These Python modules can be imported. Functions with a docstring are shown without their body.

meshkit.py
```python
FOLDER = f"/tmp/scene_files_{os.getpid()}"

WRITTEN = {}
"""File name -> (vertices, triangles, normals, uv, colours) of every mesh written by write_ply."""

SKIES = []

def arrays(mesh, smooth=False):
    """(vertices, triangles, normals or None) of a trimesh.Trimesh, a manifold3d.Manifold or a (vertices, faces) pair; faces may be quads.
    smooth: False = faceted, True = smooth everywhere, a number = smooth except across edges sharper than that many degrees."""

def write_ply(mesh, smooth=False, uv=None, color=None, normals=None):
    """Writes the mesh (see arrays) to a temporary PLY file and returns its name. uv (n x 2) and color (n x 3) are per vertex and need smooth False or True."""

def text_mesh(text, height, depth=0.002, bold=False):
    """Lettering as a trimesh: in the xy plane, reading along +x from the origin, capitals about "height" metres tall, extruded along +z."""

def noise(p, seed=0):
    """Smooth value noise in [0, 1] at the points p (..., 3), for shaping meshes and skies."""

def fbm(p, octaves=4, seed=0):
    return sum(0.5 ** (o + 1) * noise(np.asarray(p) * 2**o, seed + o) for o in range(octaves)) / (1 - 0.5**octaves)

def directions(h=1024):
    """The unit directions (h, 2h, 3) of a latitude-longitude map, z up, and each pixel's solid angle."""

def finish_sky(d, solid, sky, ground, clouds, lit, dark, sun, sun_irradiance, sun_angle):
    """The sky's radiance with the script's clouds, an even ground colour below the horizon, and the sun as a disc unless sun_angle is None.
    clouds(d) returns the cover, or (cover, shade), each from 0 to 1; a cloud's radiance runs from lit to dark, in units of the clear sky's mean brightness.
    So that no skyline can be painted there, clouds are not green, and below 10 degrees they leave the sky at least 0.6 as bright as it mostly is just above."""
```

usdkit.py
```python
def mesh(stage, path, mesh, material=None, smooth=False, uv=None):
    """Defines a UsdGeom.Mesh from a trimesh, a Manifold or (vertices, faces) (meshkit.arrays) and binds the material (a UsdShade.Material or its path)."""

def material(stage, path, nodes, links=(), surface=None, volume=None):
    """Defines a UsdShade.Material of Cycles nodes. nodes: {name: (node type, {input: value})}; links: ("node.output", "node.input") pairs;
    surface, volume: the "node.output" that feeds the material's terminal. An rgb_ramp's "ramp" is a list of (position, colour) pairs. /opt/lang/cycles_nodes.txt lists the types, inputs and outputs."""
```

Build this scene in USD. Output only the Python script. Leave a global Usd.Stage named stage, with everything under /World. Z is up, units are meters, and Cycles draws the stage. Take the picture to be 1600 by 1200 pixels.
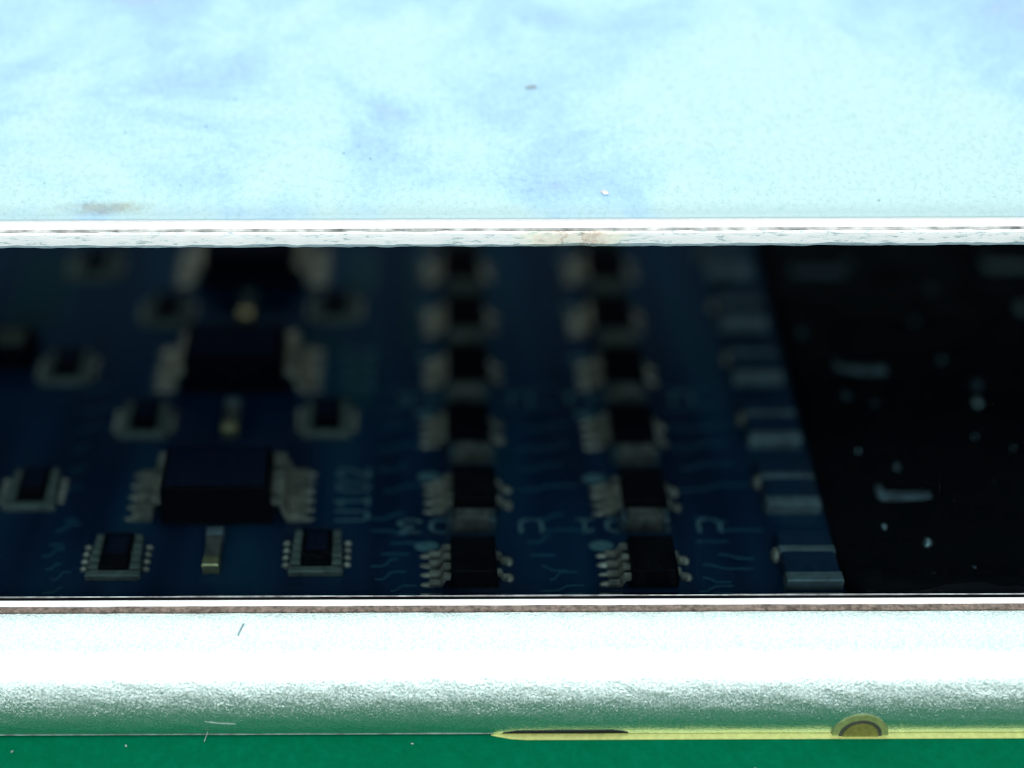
import math, random
import numpy as np, trimesh
from shapely.geometry import LineString, Polygon, Point, box as sbox
import meshkit, usdkit
from pxr import Usd, UsdGeom, UsdLux, UsdShade, Gf, Sdf

stage = Usd.Stage.CreateInMemory()
UsdGeom.SetStageUpAxis(stage, 'Z'); UsdGeom.SetStageMetersPerUnit(stage, 1.0)
UsdGeom.Xform.Define(stage, '/World')
MM = 0.001            # everything below is written in millimetres
rnd = random.Random(7)

# ------------------------------------------------------------------ camera
PITCH, CAM_H = 41.7, 44.2
cam = UsdGeom.Camera.Define(stage, '/World/camera')
cam.CreateHorizontalApertureAttr(24.0); cam.CreateVerticalApertureAttr(18.0)
cam.CreateFocalLengthAttr(33.0)
cam.CreateHorizontalApertureOffsetAttr(24.0 * 150 / 1600)
cam.CreateClippingRangeAttr(Gf.Vec2f(0.002, 50.0))
cam.CreateFStopAttr(8.0); cam.CreateFocusDistanceAttr(55.9 * MM)
cam.AddTranslateOp().Set(Gf.Vec3d(0, 0, CAM_H * MM))
cam.AddRotateXOp().Set(90.0 - PITCH)
cam.AddRotateZOp().Set(-0.2)
cam.CreateExposureAttr(0.0)

# ------------------------------------------------------------------ lamps
def rect_lamp(name, loc, size, aim, intensity, colour):
    l = UsdLux.RectLight.Define(stage, '/World/' + name)
    l.CreateWidthAttr(size[0] * MM); l.CreateHeightAttr(size[1] * MM)
    l.CreateIntensityAttr(intensity); l.CreateColorAttr(Gf.Vec3f(*colour))
    m = Gf.Matrix4d().SetLookAt(Gf.Vec3d(*[c * MM for c in loc]), Gf.Vec3d(*[c * MM for c in aim]), Gf.Vec3d(0, 1, 0.01)).GetInverse()
    l.AddTransformOp().Set(m)
rect_lamp('overhead_softbox', (4, 115, 250), (560, 530), (4, 115, 0), 1.4, (0.92, 0.98, 1.0))
rect_lamp('front_softbox', (4, -227, 141), (600, 140), (4, 40, 5), 4.3, (0.94, 0.98, 1.0))

# ------------------------------------------------------------------ materials
UsdGeom.Scope.Define(stage, '/World/Looks')
def mat(name, nodes, links, surface='p.BSDF'):
    return usdkit.material(stage, '/World/Looks/' + name, nodes, links, surface=surface)
POS = {'g': ('geometry', {}), 'mm': ('mapping', {'scale': (1000, 1000, 1000)})}
PL = [('g.position', 'mm.vector')]

def plain(name, col, rough=0.5, metallic=0.0, spec=0.5, var=0.25, scale=3.0, bump=0.0, bscale=12.0, bdist=0.00003):
    n = dict(POS)
    n['n'] = ('noise_texture', {'scale': scale, 'detail': 4.0})
    n['r'] = ('rgb_ramp', {'ramp': [(0.3, tuple(c * (1 - var) for c in col)), (0.7, tuple(min(1, c * (1 + var)) for c in col))]})
    n['p'] = ('principled_bsdf', {'roughness': rough, 'metallic': metallic, 'specular_ior_level': spec})
    L = PL + [('mm.vector', 'n.vector'), ('n.fac', 'r.fac'), ('r.color', 'p.base_color')]
    if bump:
        n['bn'] = ('noise_texture', {'scale': bscale, 'detail': 3.0})
        n['b'] = ('bump', {'strength': bump, 'distance': bdist})
        L += [('mm.vector', 'bn.vector'), ('bn.fac', 'b.height'), ('b.normal', 'p.normal')]
    return mat(name, n, L)

M = {}
# cover plate: cast metal with a faded bluish bloom in clouds, fine grain and pits
n = dict(POS)
n['st'] = ('mapping', {'scale': (1, 1.5, 1.5)})
n['n1'] = ('noise_texture', {'scale': 0.13, 'detail': 6.0, 'roughness': 0.6, 'distortion': 0.4})
n['sx'] = ('separate_xyz', {})
n['gy'] = ('map_range', {'from_min': 46.0, 'from_max': 60.0, 'to_min': 0.07, 'to_max': -0.07, 'clamp': True})
n['ad'] = ('math', {'math_type': 'add'})
n['gx'] = ('map_range', {'from_min': -22.0, 'from_max': 28.0, 'to_min': -0.035, 'to_max': 0.035, 'clamp': True})
n['ad2'] = ('math', {'math_type': 'add'})
n['r1'] = ('rgb_ramp', {'ramp': [(0.27, (0.457, 0.578, 0.851)), (0.36, (0.406, 0.616, 0.857)), (0.44, (0.438, 0.686, 0.857)), (0.51, (0.502, 0.762, 0.838)), (0.6, (0.552, 0.787, 0.787))]})
n['sm'] = ('mapping', {'scale': (300, 1700, 0), 'location': (3.75, -79.4, 0)})
n['sg'] = ('gradient_texture', {'gradient_type': 'spherical'})
n['sn'] = ('math', {'math_type': 'multiply'})
n['n5'] = ('noise_texture', {'scale': 1.6, 'detail': 6.0, 'roughness': 0.75})
n['sr'] = ('rgb_ramp', {'ramp': [(0.17, (1, 1, 1)), (0.30, (0.92, 0.86, 0.82)), (0.40, (0.80, 0.68, 0.62))]})
n['m4'] = ('mix', {'mix_type': 'multiply', 'fac': 1.0})
n['ge'] = ('map_range', {'from_min': 46.30, 'from_max': 47.0, 'to_min': 0.75, 'to_max': 0.0, 'clamp': True})
n['gn'] = ('math', {'math_type': 'multiply'})
n['m5'] = ('mix', {'mix_type': 'multiply', 'color2': (0.62, 0.56, 0.60)})
n['ls'] = ('mapping', {'scale': (380, 1000, 1600)})
n['n2'] = ('noise_texture', {'scale': 4.5, 'detail': 6.0, 'roughness': 0.8})
n['r2'] = ('rgb_ramp', {'ramp': [(0.32, (0.80, 0.83, 0.81)), (0.48, (0.99, 0.99, 0.99)), (0.66, (1.12, 1.09, 1.07))]})
n['m2'] = ('mix', {'mix_type': 'multiply', 'fac': 1.0})
n['v'] = ('voronoi_texture', {'scale': 0.75, 'randomness': 1.0})
n['vr'] = ('rgb_ramp', {'ramp': [(0.03, (0.6, 0.64, 0.62)), (0.07, (1, 1, 1))]})
n['m3'] = ('mix', {'mix_type': 'multiply', 'fac': 0.8})
n['bn'] = ('noise_texture', {'scale': 9.0, 'detail': 4.0})
n['b'] = ('bump', {'strength': 0.35, 'distance': 0.00003})
n['p'] = ('principled_bsdf', {'roughness': 0.5, 'metallic': 0.55})
M['cover'] = mat('cover_metal', n, PL + [('mm.vector', 'st.vector'), ('st.vector', 'n1.vector'), ('mm.vector', 'sx.vector'), ('sx.y', 'gy.value'), ('n1.fac', 'ad.value1'), ('gy.result', 'ad.value2'), ('sx.x', 'gx.value'), ('ad.value', 'ad2.value1'), ('gx.result', 'ad2.value2'), ('ad2.value', 'r1.fac'), ('mm.vector', 'n2.vector'),
    ('g.position', 'sm.vector'), ('sm.vector', 'sg.vector'), ('mm.vector', 'n5.vector'), ('sg.fac', 'sn.value1'), ('n5.fac', 'sn.value2'), ('sn.value', 'sr.fac'), ('m3.color', 'm4.color1'), ('sr.color', 'm4.color2'),
    ('n2.fac', 'r2.fac'), ('r1.color', 'm2.color1'), ('r2.color', 'm2.color2'), ('mm.vector', 'v.vector'), ('v.distance', 'vr.fac'),
    ('m2.color', 'm3.color1'), ('vr.color', 'm3.color2'), ('sx.y', 'ge.value'), ('ge.result', 'gn.value1'), ('n2.fac', 'gn.value2'), ('gn.value', 'm5.fac'), ('m4.color', 'm5.color1'), ('m5.color', 'p.base_color'), ('mm.vector', 'bn.vector'), ('bn.fac', 'b.height'), ('b.normal', 'p.normal')])
M['rim'] = plain('rim_metal', (0.92, 0.94, 0.93), 0.42, 0.5, var=0.05, bump=0.3, bscale=6)
# lip: worn, with ochre stains and dark chips
n = dict(POS)
n['sm'] = ('mapping', {'scale': (330, 0, 0), 'location': (-2.06, 0, 0)})
n['sg'] = ('gradient_texture', {'gradient_type': 'spherical'})
n['n1'] = ('noise_texture', {'scale': 1.8, 'detail': 5.0, 'roughness': 0.65})
n['sn'] = ('math', {'math_type': 'multiply'})
n['r1'] = ('rgb_ramp', {'ramp': [(0.10, (1.0, 1.0, 1.0)), (0.24, (1.0, 0.97, 0.84)), (0.36, (0.95, 0.86, 0.74)), (0.42, (0.75, 0.60, 0.50)), (0.48, (0.97, 0.92, 0.82))]})
n['ls'] = ('mapping', {'scale': (380, 1000, 1600)})
n['n2'] = ('noise_texture', {'scale': 4.5, 'detail': 5.0, 'roughness': 0.7})
n['r2'] = ('rgb_ramp', {'ramp': [(0.36, (0.40, 0.50, 0.52)), (0.41, (0.80, 0.90, 0.92)), (0.50, (1, 1, 1))]})
n['m2'] = ('mix', {'mix_type': 'multiply', 'fac': 0.8})
n['b'] = ('bump', {'strength': 0.5, 'distance': 0.00004})
n['p'] = ('principled_bsdf', {'roughness': 0.5, 'metallic': 0.2})
M['lip'] = mat('worn_lip_metal', n, PL + [('mm.vector', 'n1.vector'), ('g.position', 'sm.vector'), ('sm.vector', 'sg.vector'), ('sg.fac', 'sn.value1'), ('n1.fac', 'sn.value2'), ('sn.value', 'r1.fac'), ('g.position', 'ls.vector'), ('ls.vector', 'n2.vector'), ('n2.fac', 'r2.fac'),
    ('r1.color', 'm2.color1'), ('r2.color', 'm2.color2'), ('m2.color', 'p.base_color'), ('n2.fac', 'b.height'), ('b.normal', 'p.normal')])
# rail: bead blasted metal
n = dict(POS)
n['bn'] = ('noise_texture', {'scale': 15.0, 'detail': 1.5, 'roughness': 0.8})
n['b'] = ('bump', {'strength': 0.7, 'distance': 0.00003})
n['r'] = ('rgb_ramp', {'ramp': [(0.36, (0.56, 0.78, 0.75)), (0.56, (0.90, 1.0, 0.97))]})
n['p'] = ('principled_bsdf', {'roughness': 0.25, 'metallic': 1.0})
M['rail'] = mat('blasted_rail_metal', n, PL + [('mm.vector', 'bn.vector'), ('bn.fac', 'b.height'), ('b.normal', 'p.normal'), ('bn.fac', 'r.fac'), ('r.color', 'p.base_color')])
M['groove'] = plain('brown_groove', (0.20, 0.155, 0.125), 0.7, 0.0, var=0.6, scale=5.0, bump=0.8, bscale=5)
M['foot'] = plain('foot_edge', (0.10, 0.16, 0.14), 0.5, 0.2, var=0.6, scale=2)
M['bar'] = plain('dull_bar', (0.12, 0.14, 0.145), 0.5, 0.1, var=0.5, scale=1.5)
M['seam'] = plain('seam_grime', (0.50, 0.51, 0.49), 0.6, 0.2, var=0.7, scale=1.2)
M['gasket'] = plain('black_rubber', (0.004, 0.005, 0.008), 0.5, spec=0.2)
M['edge'] = plain('pane_edge', (0.22, 0.24, 0.24), 0.35, var=0.7, scale=2.0)
M['pane'] = mat('tinted_glass', {'f': ('fresnel', {'IOR': 1.03}), 't': ('transparent_bsdf', {'color': (0.56, 0.66, 0.69)}), 'gl': ('glossy_bsdf', {'color': (1, 1, 1), 'roughness': 0.02}),
    'm': ('mix_closure', {})}, [('f.fac', 'm.fac'), ('t.BSDF', 'm.closure1'), ('gl.BSDF', 'm.closure2')], surface='m.closure')
# inner board: dark blue mask, lighter where copper lies under it
n = dict(POS)
n['st'] = ('mapping', {'scale': (1, 0.15, 1)})
n['n1'] = ('noise_texture', {'scale': 0.35, 'detail': 2.0})
n['r1'] = ('rgb_ramp', {'ramp': [(0.40, (0.002, 0.013, 0.042)), (0.50, (0.003, 0.025, 0.070)), (0.62, (0.004, 0.046, 0.088))]})
n['p'] = ('principled_bsdf', {'roughness': 0.45, 'specular_ior_level': 0.4, 'specular_tint': (0.3, 0.65, 1.0)})
M['board'] = mat('blue_solder_mask', n, PL + [('mm.vector', 'st.vector'), ('st.vector', 'n1.vector'), ('n1.fac', 'r1.fac'), ('r1.color', 'p.base_color')])
M['copper'] = plain('copper_under_mask', (0.007, 0.062, 0.085), 0.5, spec=0.2)
M['trace'] = plain('trace_mask', (0.02, 0.12, 0.17), 0.35)
M['silk'] = plain('silkscreen', (0.115, 0.21, 0.22), 0.6)
M['chip'] = plain('chip_plastic', (0.002, 0.0025, 0.005), 0.6, spec=0.08)
M['chip_top'] = plain('chip_top', (0.004, 0.009, 0.028), 0.5, spec=0.15)
M['solder'] = plain('solder', (0.60, 0.46, 0.34), 0.42, 0.6, var=0.6, scale=1.5)
M['ceramic'] = plain('ceramic_base', (0.17, 0.165, 0.135), 0.55, 0.1, var=0.4, scale=2.5)
M['brown'] = plain('brown_ceramic', (0.15, 0.12, 0.095), 0.6, spec=0.2, var=0.5, scale=2)
M['bluebody'] = plain('blue_body', (0.012, 0.036, 0.075), 0.5, spec=0.2)
M['dimcap'] = plain('dim_cap', (0.065, 0.085, 0.095), 0.5, var=0.4)
M['endcap'] = plain('end_cap', (0.20, 0.22, 0.22), 0.5, 0.2, var=0.4, scale=1.5)
M['resin'] = plain('black_resin', (0.002, 0.003, 0.005), 0.4, spec=0.06, bump=0.5, bscale=0.8, bdist=0.0002)
M['bead'] = plain('bead_metal', (0.25, 0.30, 0.32), 0.15, 1.0, var=0.6, scale=0.6)
M['brightbead'] = plain('bright_bead', (0.42, 0.44, 0.42), 0.3, 0.8)
M['copperlit'] = plain('gilt_solder', (0.95, 0.62, 0.30), 0.3, 0.8)
# green board and gold
n = dict(POS)
n['n1'] = ('noise_texture', {'scale': 2.5, 'detail': 5.0, 'roughness': 0.7})
n['r1'] = ('rgb_ramp', {'ramp': [(0.25, (0.0, 0.105, 0.045)), (0.5, (0.0, 0.125, 0.055)), (0.75, (0.0, 0.150, 0.073))]})
n['p'] = ('principled_bsdf', {'roughness': 0.4, 'specular_ior_level': 0.01})
M['green'] = mat('green_solder_mask', n, PL + [('mm.vector', 'n1.vector'), ('n1.fac', 'r1.fac'), ('r1.color', 'p.base_color')])
M['gold'] = plain('gold_strip', (0.56, 0.60, 0.20), 0.45, 0.25, var=0.12, scale=4)
M['tabgold'] = plain('tab_gold', (0.18, 0.25, 0.085), 0.5, 0.2, var=0.2, scale=5)
M['olive'] = plain('olive_tab', (0.16, 0.17, 0.035), 0.5, 0.2, var=0.2, scale=6)
M['dark_ring'] = plain('dark_ring', (0.035, 0.045, 0.03), 0.6)
M['lint'] = plain('lint_fibre', (0.20, 0.32, 0.36), 0.8)
M['white'] = plain('white_dust', (0.85, 0.87, 0.86), 0.8)
M['dust_dark'] = plain('grey_dust', (0.33, 0.38, 0.37), 0.8)
M['pale'] = plain('pale_lint', (0.36, 0.46, 0.42), 0.8)

# ------------------------------------------------------------------ helpers
used = {}
def path_for(parent, name):
    k = (parent, name); used[k] = used.get(k, 0) + 1
    return f'{parent}/{name}' if used[k] == 1 else f'{parent}/{name}_{used[k]-1:03d}'
def tag(p, label=None, cat=None, group=None, kind=None):
    p = p.GetPrim() if hasattr(p, 'GetPrim') else p
    for k, v in (('label', label), ('category', cat), ('group', group), ('kind', kind)):
        if v: p.SetCustomDataByKey(k, v)
    return p
def thing(name, label, cat, **k):
    x = UsdGeom.Xform.Define(stage, path_for('/World', name)); tag(x, label, cat, **k); return str(x.GetPath())
def part(parent, name, mesh, m, smooth=30, label=None):
    if isinstance(mesh, (list, tuple)): mesh = trimesh.util.concatenate(mesh)
    mesh = mesh.copy(); mesh.apply_scale(MM)
    p = usdkit.mesh(stage, path_for(parent, name), mesh, M[m], smooth=smooth)
    if label: tag(p, label)
    return str(p.GetPath())
def box(x0, x1, y0, y1, z0, z1):
    b = trimesh.creation.box((x1 - x0, y1 - y0, z1 - z0)); b.apply_translation(((x0 + x1) / 2, (y0 + y1) / 2, (z0 + z1) / 2)); return b
def cbox(x0, x1, y0, y1, z0, z1, c=0.08, taper=0.0):
    """box with chamfered upper edges"""
    P = []
    for z, i in ((z0, 0.0), (z1 - c, taper), (z1, taper + c)):
        P += [(x0 + i, y0 + i, z), (x1 - i, y0 + i, z), (x1 - i, y1 - i, z), (x0 + i, y1 - i, z)]
    return trimesh.convex.convex_hull(np.array(P))
def extrude_x(profile, x0, x1, seg=1, wob=0.0, seed=0):
    """closed profile [(y, z)] swept along x; wob: small unevenness along the length"""
    pr = np.array(profile); k = len(pr); xs = np.linspace(x0, x1, seg + 1)
    V = []
    for i, x in enumerate(xs):
        q = pr.copy()
        if wob:
            p3 = np.stack([np.full(k, x * 1.7), pr[:, 0] * 3, pr[:, 1] * 3], 1)
            q = q + wob * (np.stack([meshkit.fbm(p3, 3, seed), meshkit.fbm(p3, 3, seed + 9)], 1) - 0.5)
        V.append(np.column_stack([np.full(k, x), q]))
    V = np.concatenate(V); F = []
    for i in range(seg):
        for j in range(k):
            a, b = i * k + j, i * k + (j + 1) % k
            F += [(a, b, b + k), (a, b + k, a + k)]
    import mapbox_earcut
    cap = mapbox_earcut.triangulate_float64(pr, np.array([k], dtype=np.uint32)).reshape(-1, 3)
    F = np.concatenate([np.array(F), cap[:, ::-1], cap + seg * k])
    m = trimesh.Trimesh(V, F, process=False); trimesh.repair.fix_normals(m); return m
def slab(poly, z0, z1):
    m = trimesh.creation.extrude_polygon(poly, z1 - z0, engine='earcut'); m.apply_translation((0, 0, z0)); return m
def ribbon(pts, w, z0, z1): return slab(LineString(pts).buffer(w / 2, quad_segs=3), z0, z1)
def fibre(pts, r):
    ms = []
    for a, b in zip(pts[:-1], pts[1:]): ms.append(trimesh.creation.cylinder(r, segment=(a, b), sections=6))
    return trimesh.util.concatenate(ms)

X0, X1 = -34.0, 42.0
# ------------------------------------------------------------------ green board
g = thing('green_circuit_board', 'green circuit board running under the silver rail at the bottom', 'circuit board')
part(g, 'board', box(-70, 78, -60, 92, -4.6, -3.0), 'green', False)
strip = Polygon([(2.9, 32.16), (3.2, 32.08), (3.7, 31.98), (4.3, 31.94), (60, 31.94), (60, 33.2), (2.9, 33.2)])
gs = part(g, 'gold_strip', slab(strip, -2.996, -2.96), 'gold', False)

# ------------------------------------------------------------------ front rail
def bez(p0, p1, p2, k):
    return [tuple((1 - u) ** 2 * np.array(p0) + 2 * u * (1 - u) * np.array(p1) + u * u * np.array(p2)) for u in np.linspace(0, 1, k)]
ell = bez((35.32, 0.70), (33.76, 0.70), (32.97, -0.67), 18) + bez((32.97, -0.67), (32.2, -2.0), (32.2, -2.92), 18)[1:]
rail = thing('front_rail', 'rounded silver metal rail between the dark window and the green board', 'rail')
prof = ell + [(32.24, -2.95), (33.0, -2.95), (33.0, -2.99), (35.6, -2.99), (35.6, 0.56), (35.34, 0.60)]
part(rail, 'rail_body', extrude_x(prof, X0, X1, 160, 0.03, 3), 'rail', 40)
part(rail, 'foot_edge', extrude_x([(32.18, -2.93), (32.17, -2.90), (32.19, -2.88), (32.3, -2.88), (32.3, -2.93)], X0, 3.0, 90, 0.02, 6), 'foot', False)
sl = Polygon([(3.35, -2.88), (3.9, -2.76), (7.6, -2.74), (8.1, -2.80), (8.3, -2.88), (7.0, -2.90)])
m_ = trimesh.creation.extrude_polygon(sl, 0.3, engine='earcut'); m_.apply_transform(np.array([[1, 0, 0, 0], [0, 0, -0.5, 32.32], [0, 1, 0, 0], [0, 0, 0, 1.0]]))
part(rail, 'foot_slot', m_, 'gasket', False)
part(rail, 'brown_groove', extrude_x([(35.40, 0.50), (35.40, 0.71), (35.66, 0.70), (35.66, 0.50)], X0, X1, 300, 0.09, 5), 'groove', False)
part(rail, 'top_lip', extrude_x([(35.66, 0.0), (35.66, 0.74), (35.70, 0.80), (35.86, 0.84), (35.92, 0.80), (35.92, 0.0)], X0, X1, 120, 0.015, 8), 'rim', 30)

# ------------------------------------------------------------------ pane and gasket
d = np.array([45.75 - 36.5, 11.0 - 0.55]); d /= np.linalg.norm(d); nrm = np.array([-d[1], d[0]])
A = np.array([36.32, 0.62]); B = np.array([45.9, 11.35])
def quad(a, b, t0, t1): return [tuple(a + nrm * t0), tuple(b + nrm * t0), tuple(b + nrm * t1), tuple(a + nrm * t1)]
pane = thing('tinted_window', 'dark tinted window pane in the slot between silver cover and rail', 'window', kind='thing')
part(pane, 'pane', extrude_x(quad(A, B, -0.2, 0.2), X0 + 1, X1 - 1), 'pane', False)
part(pane, 'pane_edge', extrude_x(quad(A - d * 0.07, A - d * 0.005, -0.2, 0.2), X0 + 1, X1 - 1, 200, 0.02, 4), 'edge', False)
part(pane, 'gasket', extrude_x(quad(A - d * 0.5, A - d * 0.075, -0.35, 0.12), X0 + 1, X1 - 1), 'gasket', False)

# ------------------------------------------------------------------ cover
cov = thing('metal_cover', 'pale silver blue metal cover plate above the dark window', 'cover')
TL = math.tan(math.radians(22))
yb = 72.0
zt = lambda y: 11.80 + (y - 46.0) * TL
part(cov, 'cover_plate', extrude_x([(46.20, zt(46.2) - 0.9), (46.20, zt(46.2) - 0.07), (46.34, zt(46.34)), (yb, zt(yb)), (yb, zt(yb) - 1.0)], X0, X1, 60), 'cover', False)
part(cov, 'rim', extrude_x([(45.66, 11.2), (45.64, 11.72), (45.70, 11.84), (45.82, 11.90), (46.06, 11.92), (46.15, 11.86), (46.17, 11.2)], X0, X1, 160, 0.025, 12), 'rim', 40)
part(cov, 'front_lip', extrude_x([(45.62, 10.94), (45.50, 10.98), (45.44, 11.06), (45.47, 11.60), (45.55, 11.70), (45.63, 11.70)], X0, X1, 420, 0.10, 17), 'lip', 40)
part(cov, 'seam', extrude_x([(45.545, 11.69), (45.545, 11.72), (45.66, 11.755), (45.66, 11.69)], X0, X1, 300, 0.03, 23), 'seam', False)
for x in (X0, X1 - 1.0):
    pr = Polygon([(36.0, -2.995), (71.5, -2.995), (71.5, zt(71.5) - 1.1), (46.2, zt(46.2) - 1.1), (45.5, 10.9), (36.0, 0.4)])
    m = trimesh.creation.extrude_polygon(pr, 1.0, engine='earcut')
    m.apply_transform(np.array([[0, 0, 1, x], [1, 0, 0, 0], [0, 1, 0, 0], [0, 0, 0, 1.0]]))
    part(cov, 'end_wall', m, 'cover', False)
# ------------------------------------------------------------------ inner board
brd = thing('blue_circuit_board', 'dark blue circuit board with chips seen through the tinted window', 'circuit board')
part(brd, 'board', box(X0 + 1.05, X1 - 1.05, 36.0, 71.4, -1.2, 0), 'board', False)
COLX = lambda x, y: x
def pins(parent, x_in, x_out, y0, y1, k, h, m='solder', w=0.45, name='lead'):
    p = (y1 - y0) / k
    for i in range(k):
        yc = y0 + (i + 0.5) * p + rnd.uniform(-0.06, 0.06) * p; s = 1 if x_out > x_in else -1; hw = p * w * 0.62 * rnd.uniform(0.75, 1.0)
        t = 0.16 * rnd.uniform(0.8, 1.3)
        L = abs(x_out - x_in)
        prof = [(0, h), (L * 0.35, h), (L * 0.55, t), (L, t), (L, 0.02), (L * 0.45, 0.02), (L * 0.25, h - t), (0, h - t)]
        mm = trimesh.creation.extrude_polygon(Polygon(prof), 2 * hw, engine='earcut')
        mm.apply_transform(np.array([[s, 0, 0, x_in], [0, 0, 1, yc - hw], [0, 1, 0, 0], [0, 0, 0, 1.0]]))
        if s < 0: mm.invert()
        part(parent, name, mm, m, False)
    # solder fillets under the feet
def pads(parent, xa, xb, y0, y1, k):
    p = (y1 - y0) / k
    for i in range(k):
        yc = y0 + (i + .5) * p
        e = trimesh.creation.icosphere(subdivisions=2, radius=1.0); e.apply_scale((abs(xb - xa) / 2, p * 0.30 * rnd.uniform(0.7, 1.1), 0.12 * rnd.uniform(0.7, 1.4))); e.apply_translation(((xa + xb) / 2, yc, 0.0))
        part(parent, 'solder_fillet', e, 'solder', True)

PITCH_R = 4.0
# big isolators, column on the left
for i, y in enumerate((40.5, 48.75, 56.9, 65.0)):
    x0, x1 = -10.75 + 0.0 * i, -6.05
    b = part(brd, 'isolator_chip', cbox(x0, x1, y, y + 2.75, 0.25, 2.25, 0.06, 0.12), 'chip', 20)
    part(b, 'top_face', box(x0 + 0.3, x1 - 0.3, y + 0.3, y + 2.5, 2.253, 2.256), 'chip_top', False)
    pins(b, x0 + 0.12, x0 - 1.35, y + 0.25, y + 3.35, 5, 1.25, w=0.72)
    pins(b, x1 - 0.12, x1 + 1.35, y + 0.25, y + 3.35, 6, 1.25, w=0.72)
    pads(b, x0 - 1.7, x0 - 0.5, y + 0.2, y + 3.4, 5); pads(b, x1 + 0.5, x1 + 1.7, y + 0.2, y + 3.4, 6)
# small square ICs on a pale base
for cx_, ys in ((-12.45, (37.65, 45.8, 53.9, 62.0)), (-4.15, (37.7, 45.9, 54.1, 62.2)), (-16.6, (41.5, 49.6, 57.7))):
    for y in ys:
        y += rnd.uniform(-0.08, 0.08); cx_ = cx_ + rnd.uniform(-0.06, 0.06)
        b = part(brd, 'square_chip', cbox(cx_ - 0.62, cx_ + 0.62, y + 0.36, y + 2.3, 0.03, 0.42, 0.05, 0.02), 'chip', 20)
        part(b, 'top_face', box(cx_ - 0.42, cx_ + 0.42, y + 1.1, y + 2.1, 0.422, 0.425), 'chip_top', False)
        part(b, 'pale_front_bar', cbox(cx_ - 1.12, cx_ + 1.12, y, y + 0.33, 0.02, 0.34, 0.06), 'ceramic', 20)
        for s_ in (-1, 1):
            for k in range(5):
                yy_ = y + 0.42 + k * 0.39
                xa, xb_ = sorted((cx_ + s_ * 0.64, cx_ + s_ * (1.08 - 0.03 * k)))
                part(b, 'terminal', cbox(xa, xb_, yy_, yy_ + 0.33, 0.02, 0.33, 0.05), 'ceramic', 20)
                if k < 4:
                    e = trimesh.creation.icosphere(subdivisions=2, radius=1.0); e.apply_scale((0.17, 0.12, 0.16)); e.apply_translation((cx_ + s_ * 1.27, yy_ + 0.16, 0.03))
                    part(b, 'solder_fillet', e, 'solder', True)
# little resistors between the isolators
for y in (37.95, 46.0, 54.1, 62.2):
    b = part(brd, 'resistor', cbox(-8.75, -8.10, y + 0.45, y + 1.75, 0.03, 0.5, 0.05), 'brown', 20)
    part(b, 'end_cap', cbox(-8.78, -8.07, y, y + 0.5, 0.02, 0.55, 0.06), 'copperlit', 20)
    part(b, 'end_cap', cbox(-8.78, -8.07, y + 1.7, y + 2.15, 0.02, 0.55, 0.06), 'endcap', 20)
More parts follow.
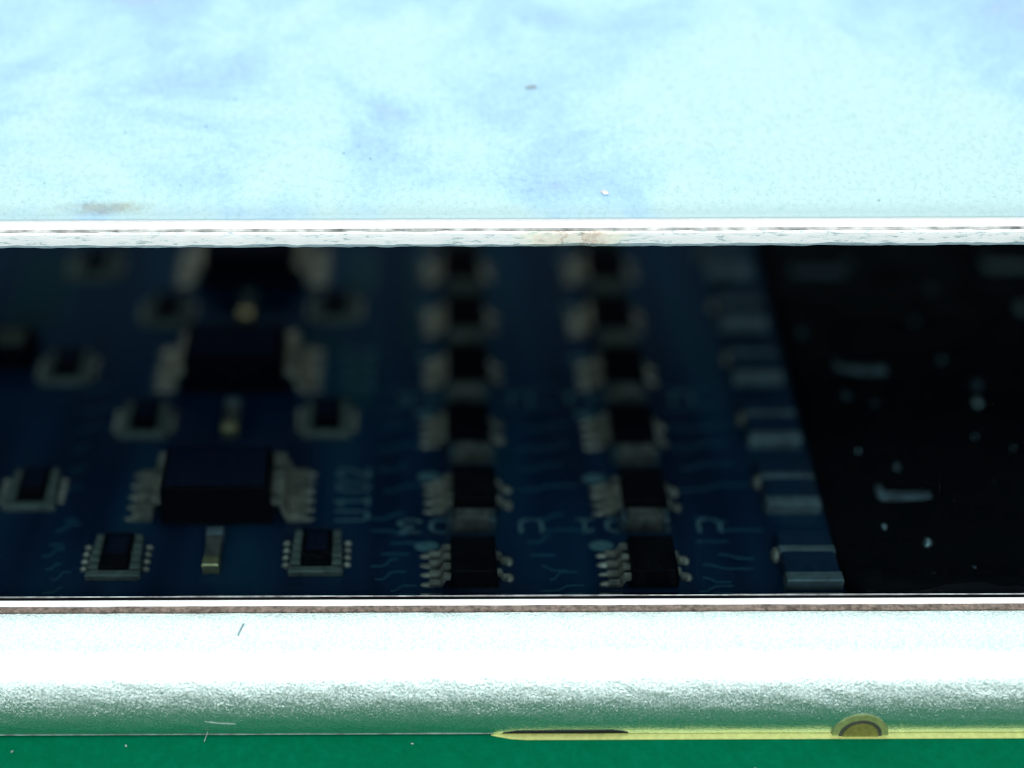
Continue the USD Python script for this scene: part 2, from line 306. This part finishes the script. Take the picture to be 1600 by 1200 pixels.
# two columns of logic chips with a brown capacitor behind each
for col, xc in (('a', 2.35), ('b', 9.65)):
    for i in range(8):
        y = 37.5 + PITCH_R * i + (rnd.uniform(-0.13, 0.13) if i else 0); xc = (2.35 if col == 'a' else 9.65) + rnd.uniform(-0.1, 0.1)
        b = part(brd, 'logic_chip', cbox(xc - 0.95, xc + 1.05, y - 0.42, y + 1.7, 0.12, 1.0, 0.05, 0.1), 'chip', 20)
        pins(b, xc - 0.85, xc - 1.75, y - 0.45, y + 1.6, 4, 0.6, w=0.55)
        pins(b, xc + 1.0, xc + 1.5, y - 0.3, y + 1.5, 2, 0.5, w=0.3)
        pads(b, xc - 2.15, xc - 1.35, y - 0.45, y + 1.6, 4); pads(b, xc + 1.35, xc + 1.7, y - 0.3, y + 1.5, 2)
        c = part(brd, 'capacitor', cbox(xc - 0.72, xc + 0.85, y + 2.65, y + 3.35, 0.03, 0.9, 0.08, 0.05), 'brown', 20)
        part(c, 'end_cap', cbox(xc - 1.0, xc - 0.72, y + 2.63, y + 3.37, 0.02, 0.8, 0.06), 'dimcap', 20)
        part(c, 'end_cap', cbox(xc + 0.77, xc + 1.05, y + 2.63, y + 3.37, 0.02, 0.8, 0.06), 'dimcap', 20)
        # white dot that marks pin one
        e = trimesh.creation.cylinder(1.0, 0.01, sections=24); e.apply_scale((0.52, 0.28, 1)); e.apply_translation((xc - 1.85, y + 1.9, 0.009))
        part(brd, 'printed_dot', e, 'silk', False)
# blue parts with pale front caps in the column beside the black block
for r_, y in enumerate((37.0, 41.2, 45.2, 49.4, 53.4, 57.6, 61.7)):
    b = part(brd, 'blue_array', cbox(14.95, 17.15, y + 0.02, y + 2.75, 0.03, 0.62, 0.06), 'bluebody', 20)
    part(b, 'pale_stripe', cbox(14.9, 17.2, y - 0.06, y + 0.46, 0.02, 0.645, 0.06), 'endcap', 20)
    part(b, 'pale_stripe', cbox(14.9, 17.2, y + 1.5, y + 1.88, 0.02, 0.645, 0.06), 'endcap', 20)
    e = trimesh.creation.icosphere(subdivisions=2, radius=1.0); e.apply_scale((0.2, 0.34, 0.35)); e.apply_translation((14.85, y + 1.75, 0.1))
    part(b, 'solder_fillet', e, 'solder', True)
# black encapsulated area with bubbles and two bars
xx, yy = np.meshgrid(np.linspace(0, 1, 90), np.linspace(0, 1, 110))
yw = 36.1 + yy * 35.0; xl = 17.35 + (yw - 37) * 0.02; xw = xl + xx * (40.5 - xl)
ed = np.minimum(np.minimum(xx * 22, (1 - xx) * 22), yy * 40 + 0.2); ed = np.sqrt(np.clip(ed, 0, 1))
zz = 0.01 + ed * (0.45 + 0.5 * meshkit.fbm(np.stack([xw * 0.5, yw * 0.5, xw * 0], -1), 4, 3))
idx = np.arange(xx.size).reshape(xx.shape); a, b_, c_, d_ = idx[:-1, :-1].ravel(), idx[:-1, 1:].ravel(), idx[1:, 1:].ravel(), idx[1:, :-1].ravel()
res = trimesh.Trimesh(np.stack([xw.ravel(), yw.ravel(), zz.ravel()], 1), np.concatenate([np.stack([a, b_, c_], 1), np.stack([a, c_, d_], 1)]), process=False)
blk = part(brd, 'black_resin', res, 'resin', True)
def zres(x, y):
    i = np.argmin((xw - x) ** 2 + (yw - y) ** 2); return zz.ravel()[i]
BUB = ((19.48, 39.79, 0.16, 1), (21.03, 38.9, 0.26, 1), (24.8, 50.3, 0.24, 0), (25.6, 47.4, 0.26, 1), (26.2, 44.3, 0.17, 0), (24.8, 45.1, 0.15, 0), (20.9, 43.3, 0.22, 2), (19.46, 44.3, 0.15, 0),
       (24.8, 42.3, 0.1, 0), (29.8, 54.15, 0.4, 1), (25.7, 55.7, 0.3, 2), (19.7, 47.8, 0.25, 2), (20.9, 47.3, 0.2, 2), (22.1, 57.9, 0.3, 2), (18.6, 52.3, 0.25, 2), (24.3, 53.2, 0.25, 2), (25.9, 48.6, 0.3, 2), (22.6, 37.6, 0.1, 2))
for k, (x, y, r, kind) in enumerate(BUB):
    e = trimesh.creation.icosphere(subdivisions=2, radius=r); e.vertices *= 1 + 0.5 * (meshkit.noise(e.vertices / r * 1.3 + k * 7)[:, None] - 0.5)
    e.apply_scale((0.8, 1.0, 0.75)); e.apply_translation((x, y, zres(x, y) + r * 0.3))
    part(blk, 'bubble', e, ('bead', 'brightbead', 'dimcap')[kind], True)
for (x, y, w, m) in ((19.82, 41.37, 2.15, 'bar'), (19.76, 49.4, 2.25, 'bar'), (19.25, 57.0, 2.6, 'dimcap'), (29.2, 57.4, 3.6, 'endcap')):
    z = zres(x + w / 2, y) - 0.12
    part(blk, 'pale_bar', cbox(x, x + w, y, y + 0.5, z, z + 0.32, 0.1), m, 20)
    e = trimesh.creation.icosphere(subdivisions=2, radius=0.3); e.apply_scale((0.7, 1.5, 0.9)); e.apply_translation((x, y + 0.5, z + 0.15))
    part(blk, 'bubble', e, m, True)
# lettering and printed marks, reading from the far side
def letters(ch, xc, y, h=0.78, w=1.08):
    m = meshkit.text_mesh(ch, h, 0.01); e = m.extents[0]; m.apply_scale((w / e if ch != '1' else 1.6, 1.0, 1.0))
    m.apply_translation((-m.bounds.mean(0)[0], 0, 0)); m.apply_transform(trimesh.transformations.rotation_matrix(math.pi, (0, 0, 1)))
    m.apply_translation((xc, y, 0.014)); return m
for row in range(2):
    y = 40.92 + row * 2 * PITCH_R
    for ch, x in (('U', 12.4), ('1', 10.4), ('0', 8.5), ('1', 7.15), ('U', 4.85), ('1', 2.8), ('0', 1.05), ('3', -0.3)):
        part(brd, 'printed_letter', letters(ch, x, y), 'silk', False)
for row in range(3):
    y0 = 40.75 + row * 8.15
    for k, ch in enumerate('U102'):
        m = meshkit.text_mesh(ch, 1.5, 0.008); m.apply_scale((0.62 / m.extents[0] if ch != '1' else 0.6, 1, 1)); m.apply_translation((-m.bounds.mean(0)[0], -0.75, 0))
        m.apply_transform(trimesh.transformations.rotation_matrix(math.pi / 2, (0, 0, 1))); m.apply_translation((-2.75, y0 + 0.4 + k * 0.85, 0.014))
        part(brd, 'printed_letter', m, 'silk', False)
# copper areas showing through the mask, and a dark part at the left edge
for x0, x1, y0, y1 in ((-3.6, -2.1, 47.9, 51.6), (-3.6, -2.0, 56.0, 59.5), (-20.5, -17.6, 54.0, 60.0), (-0.6, 0.1, 52.0, 60.0), (-6.3, -3.4, 51.9, 53.2)):
    part(brd, 'copper_patch', box(x0, x1, y0, y1, -0.05, 0.006), 'copper', False)
b = part(brd, 'dark_chip', cbox(-20.3, -18.3, 50.6, 52.6, 0.05, 1.3, 0.06, 0.1), 'chip', 20)
part(b, 'top_face', box(-20.0, -18.6, 51.0, 52.3, 1.303, 1.306), 'brown', False)
# traces
def trace(x0, x1, y, amp):
    k = 9; pts = []; k0 = rnd.uniform(0.1, 0.6)
    for j in range(k):
        u = j / (k - 1); s = min(1, max(0, (u - k0) * 3.5))
        pts.append((x0 + (x1 - x0) * u, y + amp * s))
    part(brd, 'trace', ribbon(pts, 0.085, 0.003, 0.03), 'trace', False)
for xa, xb in ((-1.9, 0.4), (4.4, 7.2), (11.4, 14.6), (-15.6, -14.1)):
    for i in range(7):
        amp = rnd.choice((0.0, 0.0, 0.28, 0.4, -0.22))
        L = xb - xa; u0 = rnd.uniform(0, 0.5); u1 = min(1, u0 + rnd.uniform(0.3, 0.7))
        trace(xa + L * u0, xa + L * u1, 36.9 + i * 0.66 + rnd.uniform(0, 0.12), amp)
    for i in range(6):
        trace(xa + rnd.uniform(0, 0.5), xb - rnd.uniform(0, 0.8), 42.6 + i * 1.3, 0.3)
# ------------------------------------------------------------------ gold tab on the rail foot
ax, az = 17.4, -2.96
out = Point(0, 0).buffer(1.0, quad_segs=16).intersection(sbox(-2, 0, 2, 2))
def tab(rx, rz, y0, y1):
    m = trimesh.creation.extrude_polygon(out, 1.0, engine='earcut')
    m.apply_transform(np.array([[rx, 0, 0, ax], [0, rz * 0.22, 0.08, y0], [0, rz, 0, az], [0, 0, 0, 1.0]])); m.invert(); trimesh.repair.fix_normals(m); return m
tb = part(g, 'gold_tab', tab(1.1, 1.0, 32.08, 32.3), 'tabgold', 30)
part(tb, 'dark_ring', tab(0.84, 0.76, 32.05, 32.1), 'dark_ring', 30)
part(tb, 'centre', tab(0.70, 0.63, 32.02, 32.1), 'olive', 30)

# ------------------------------------------------------------------ dust
zt2 = lambda y: zt(y) + 0.02
def cover_y(py):
    ta = math.tan(math.radians(PITCH) - math.atan((600 - py) / 2200)); return (CAM_H - 11.8 + 46 * TL) / (ta + TL)
sp = thing('dark_speck', 'small dark grey speck lying on the upper cover plate', 'speck')
def flake(parent, name, x, y, z, a, b, h, m, rot=0.0):
    e = trimesh.creation.icosphere(subdivisions=2, radius=1.0)
    e.vertices *= 1 + 0.35 * (meshkit.noise(e.vertices * 2.3, int(abs(x) * 10))[:, None] - 0.5)
    e.apply_scale((a, b, h)); e.apply_transform(trimesh.transformations.rotation_matrix(rot, (0, 0, 1))); e.apply_translation((x, y, z)); return part(parent, name, e, m, True)
y_ = cover_y(137)
flake(sp, 'speck', 4.85, y_, zt2(y_), 0.26, 0.08, 0.05, 'dust_dark', 0.1)
fl = thing('white_flake', 'tiny white flake near the front edge of the cover plate', 'flake')
y_ = cover_y(302)
flake(fl, 'flake', 7.6, y_, zt2(y_), 0.18, 0.13, 0.06, 'white', -0.6)

def rail_point(x, u):
    q = np.array(ell); k = u * (len(q) - 1); a = int(k); q = q[a] + (k - a) * (q[min(a + 1, len(q) - 1)] - q[a]); return np.array([x, q[0] - 0.01, q[1] + 0.015])
lf = thing('dark_fibre', 'short dark fibre on the bright top of the rail', 'fibre')
part(lf, 'fibre', fibre([rail_point(-6.95, 0.17), rail_point(-6.85, 0.12), rail_point(-6.75, 0.08)], 0.035), 'lint', True)
lf = thing('pale_fibre', 'thin pale fibre lying on the lower left of the rail', 'fibre')
part(lf, 'fibre', fibre([rail_point(-8.3, 0.82), rail_point(-7.8, 0.84), rail_point(-7.1, 0.85)], 0.012), 'pale', True)
lf = thing('pale_hair', 'short pale hair bridging the rail foot and the green board', 'hair')
part(lf, 'hair', fibre([(-8.35, 31.9, -2.95), (-8.25, 32.05, -2.75), (-8.2, 32.1, -2.6)], 0.014), 'pale', True)
for k, (x, y) in enumerate(((21.2, 30.1), (-15.8, 31.5), (-11.4, 31.75), (-0.2, 31.8), (13.0, 30.6), (-5.0, 30.4), (4.0, 30.3))):
    flake(g, 'dust_grain', x, y, -2.985, 0.06 if k else 0.07, 0.03 if k else 0.07, 0.02, 'pale', k)
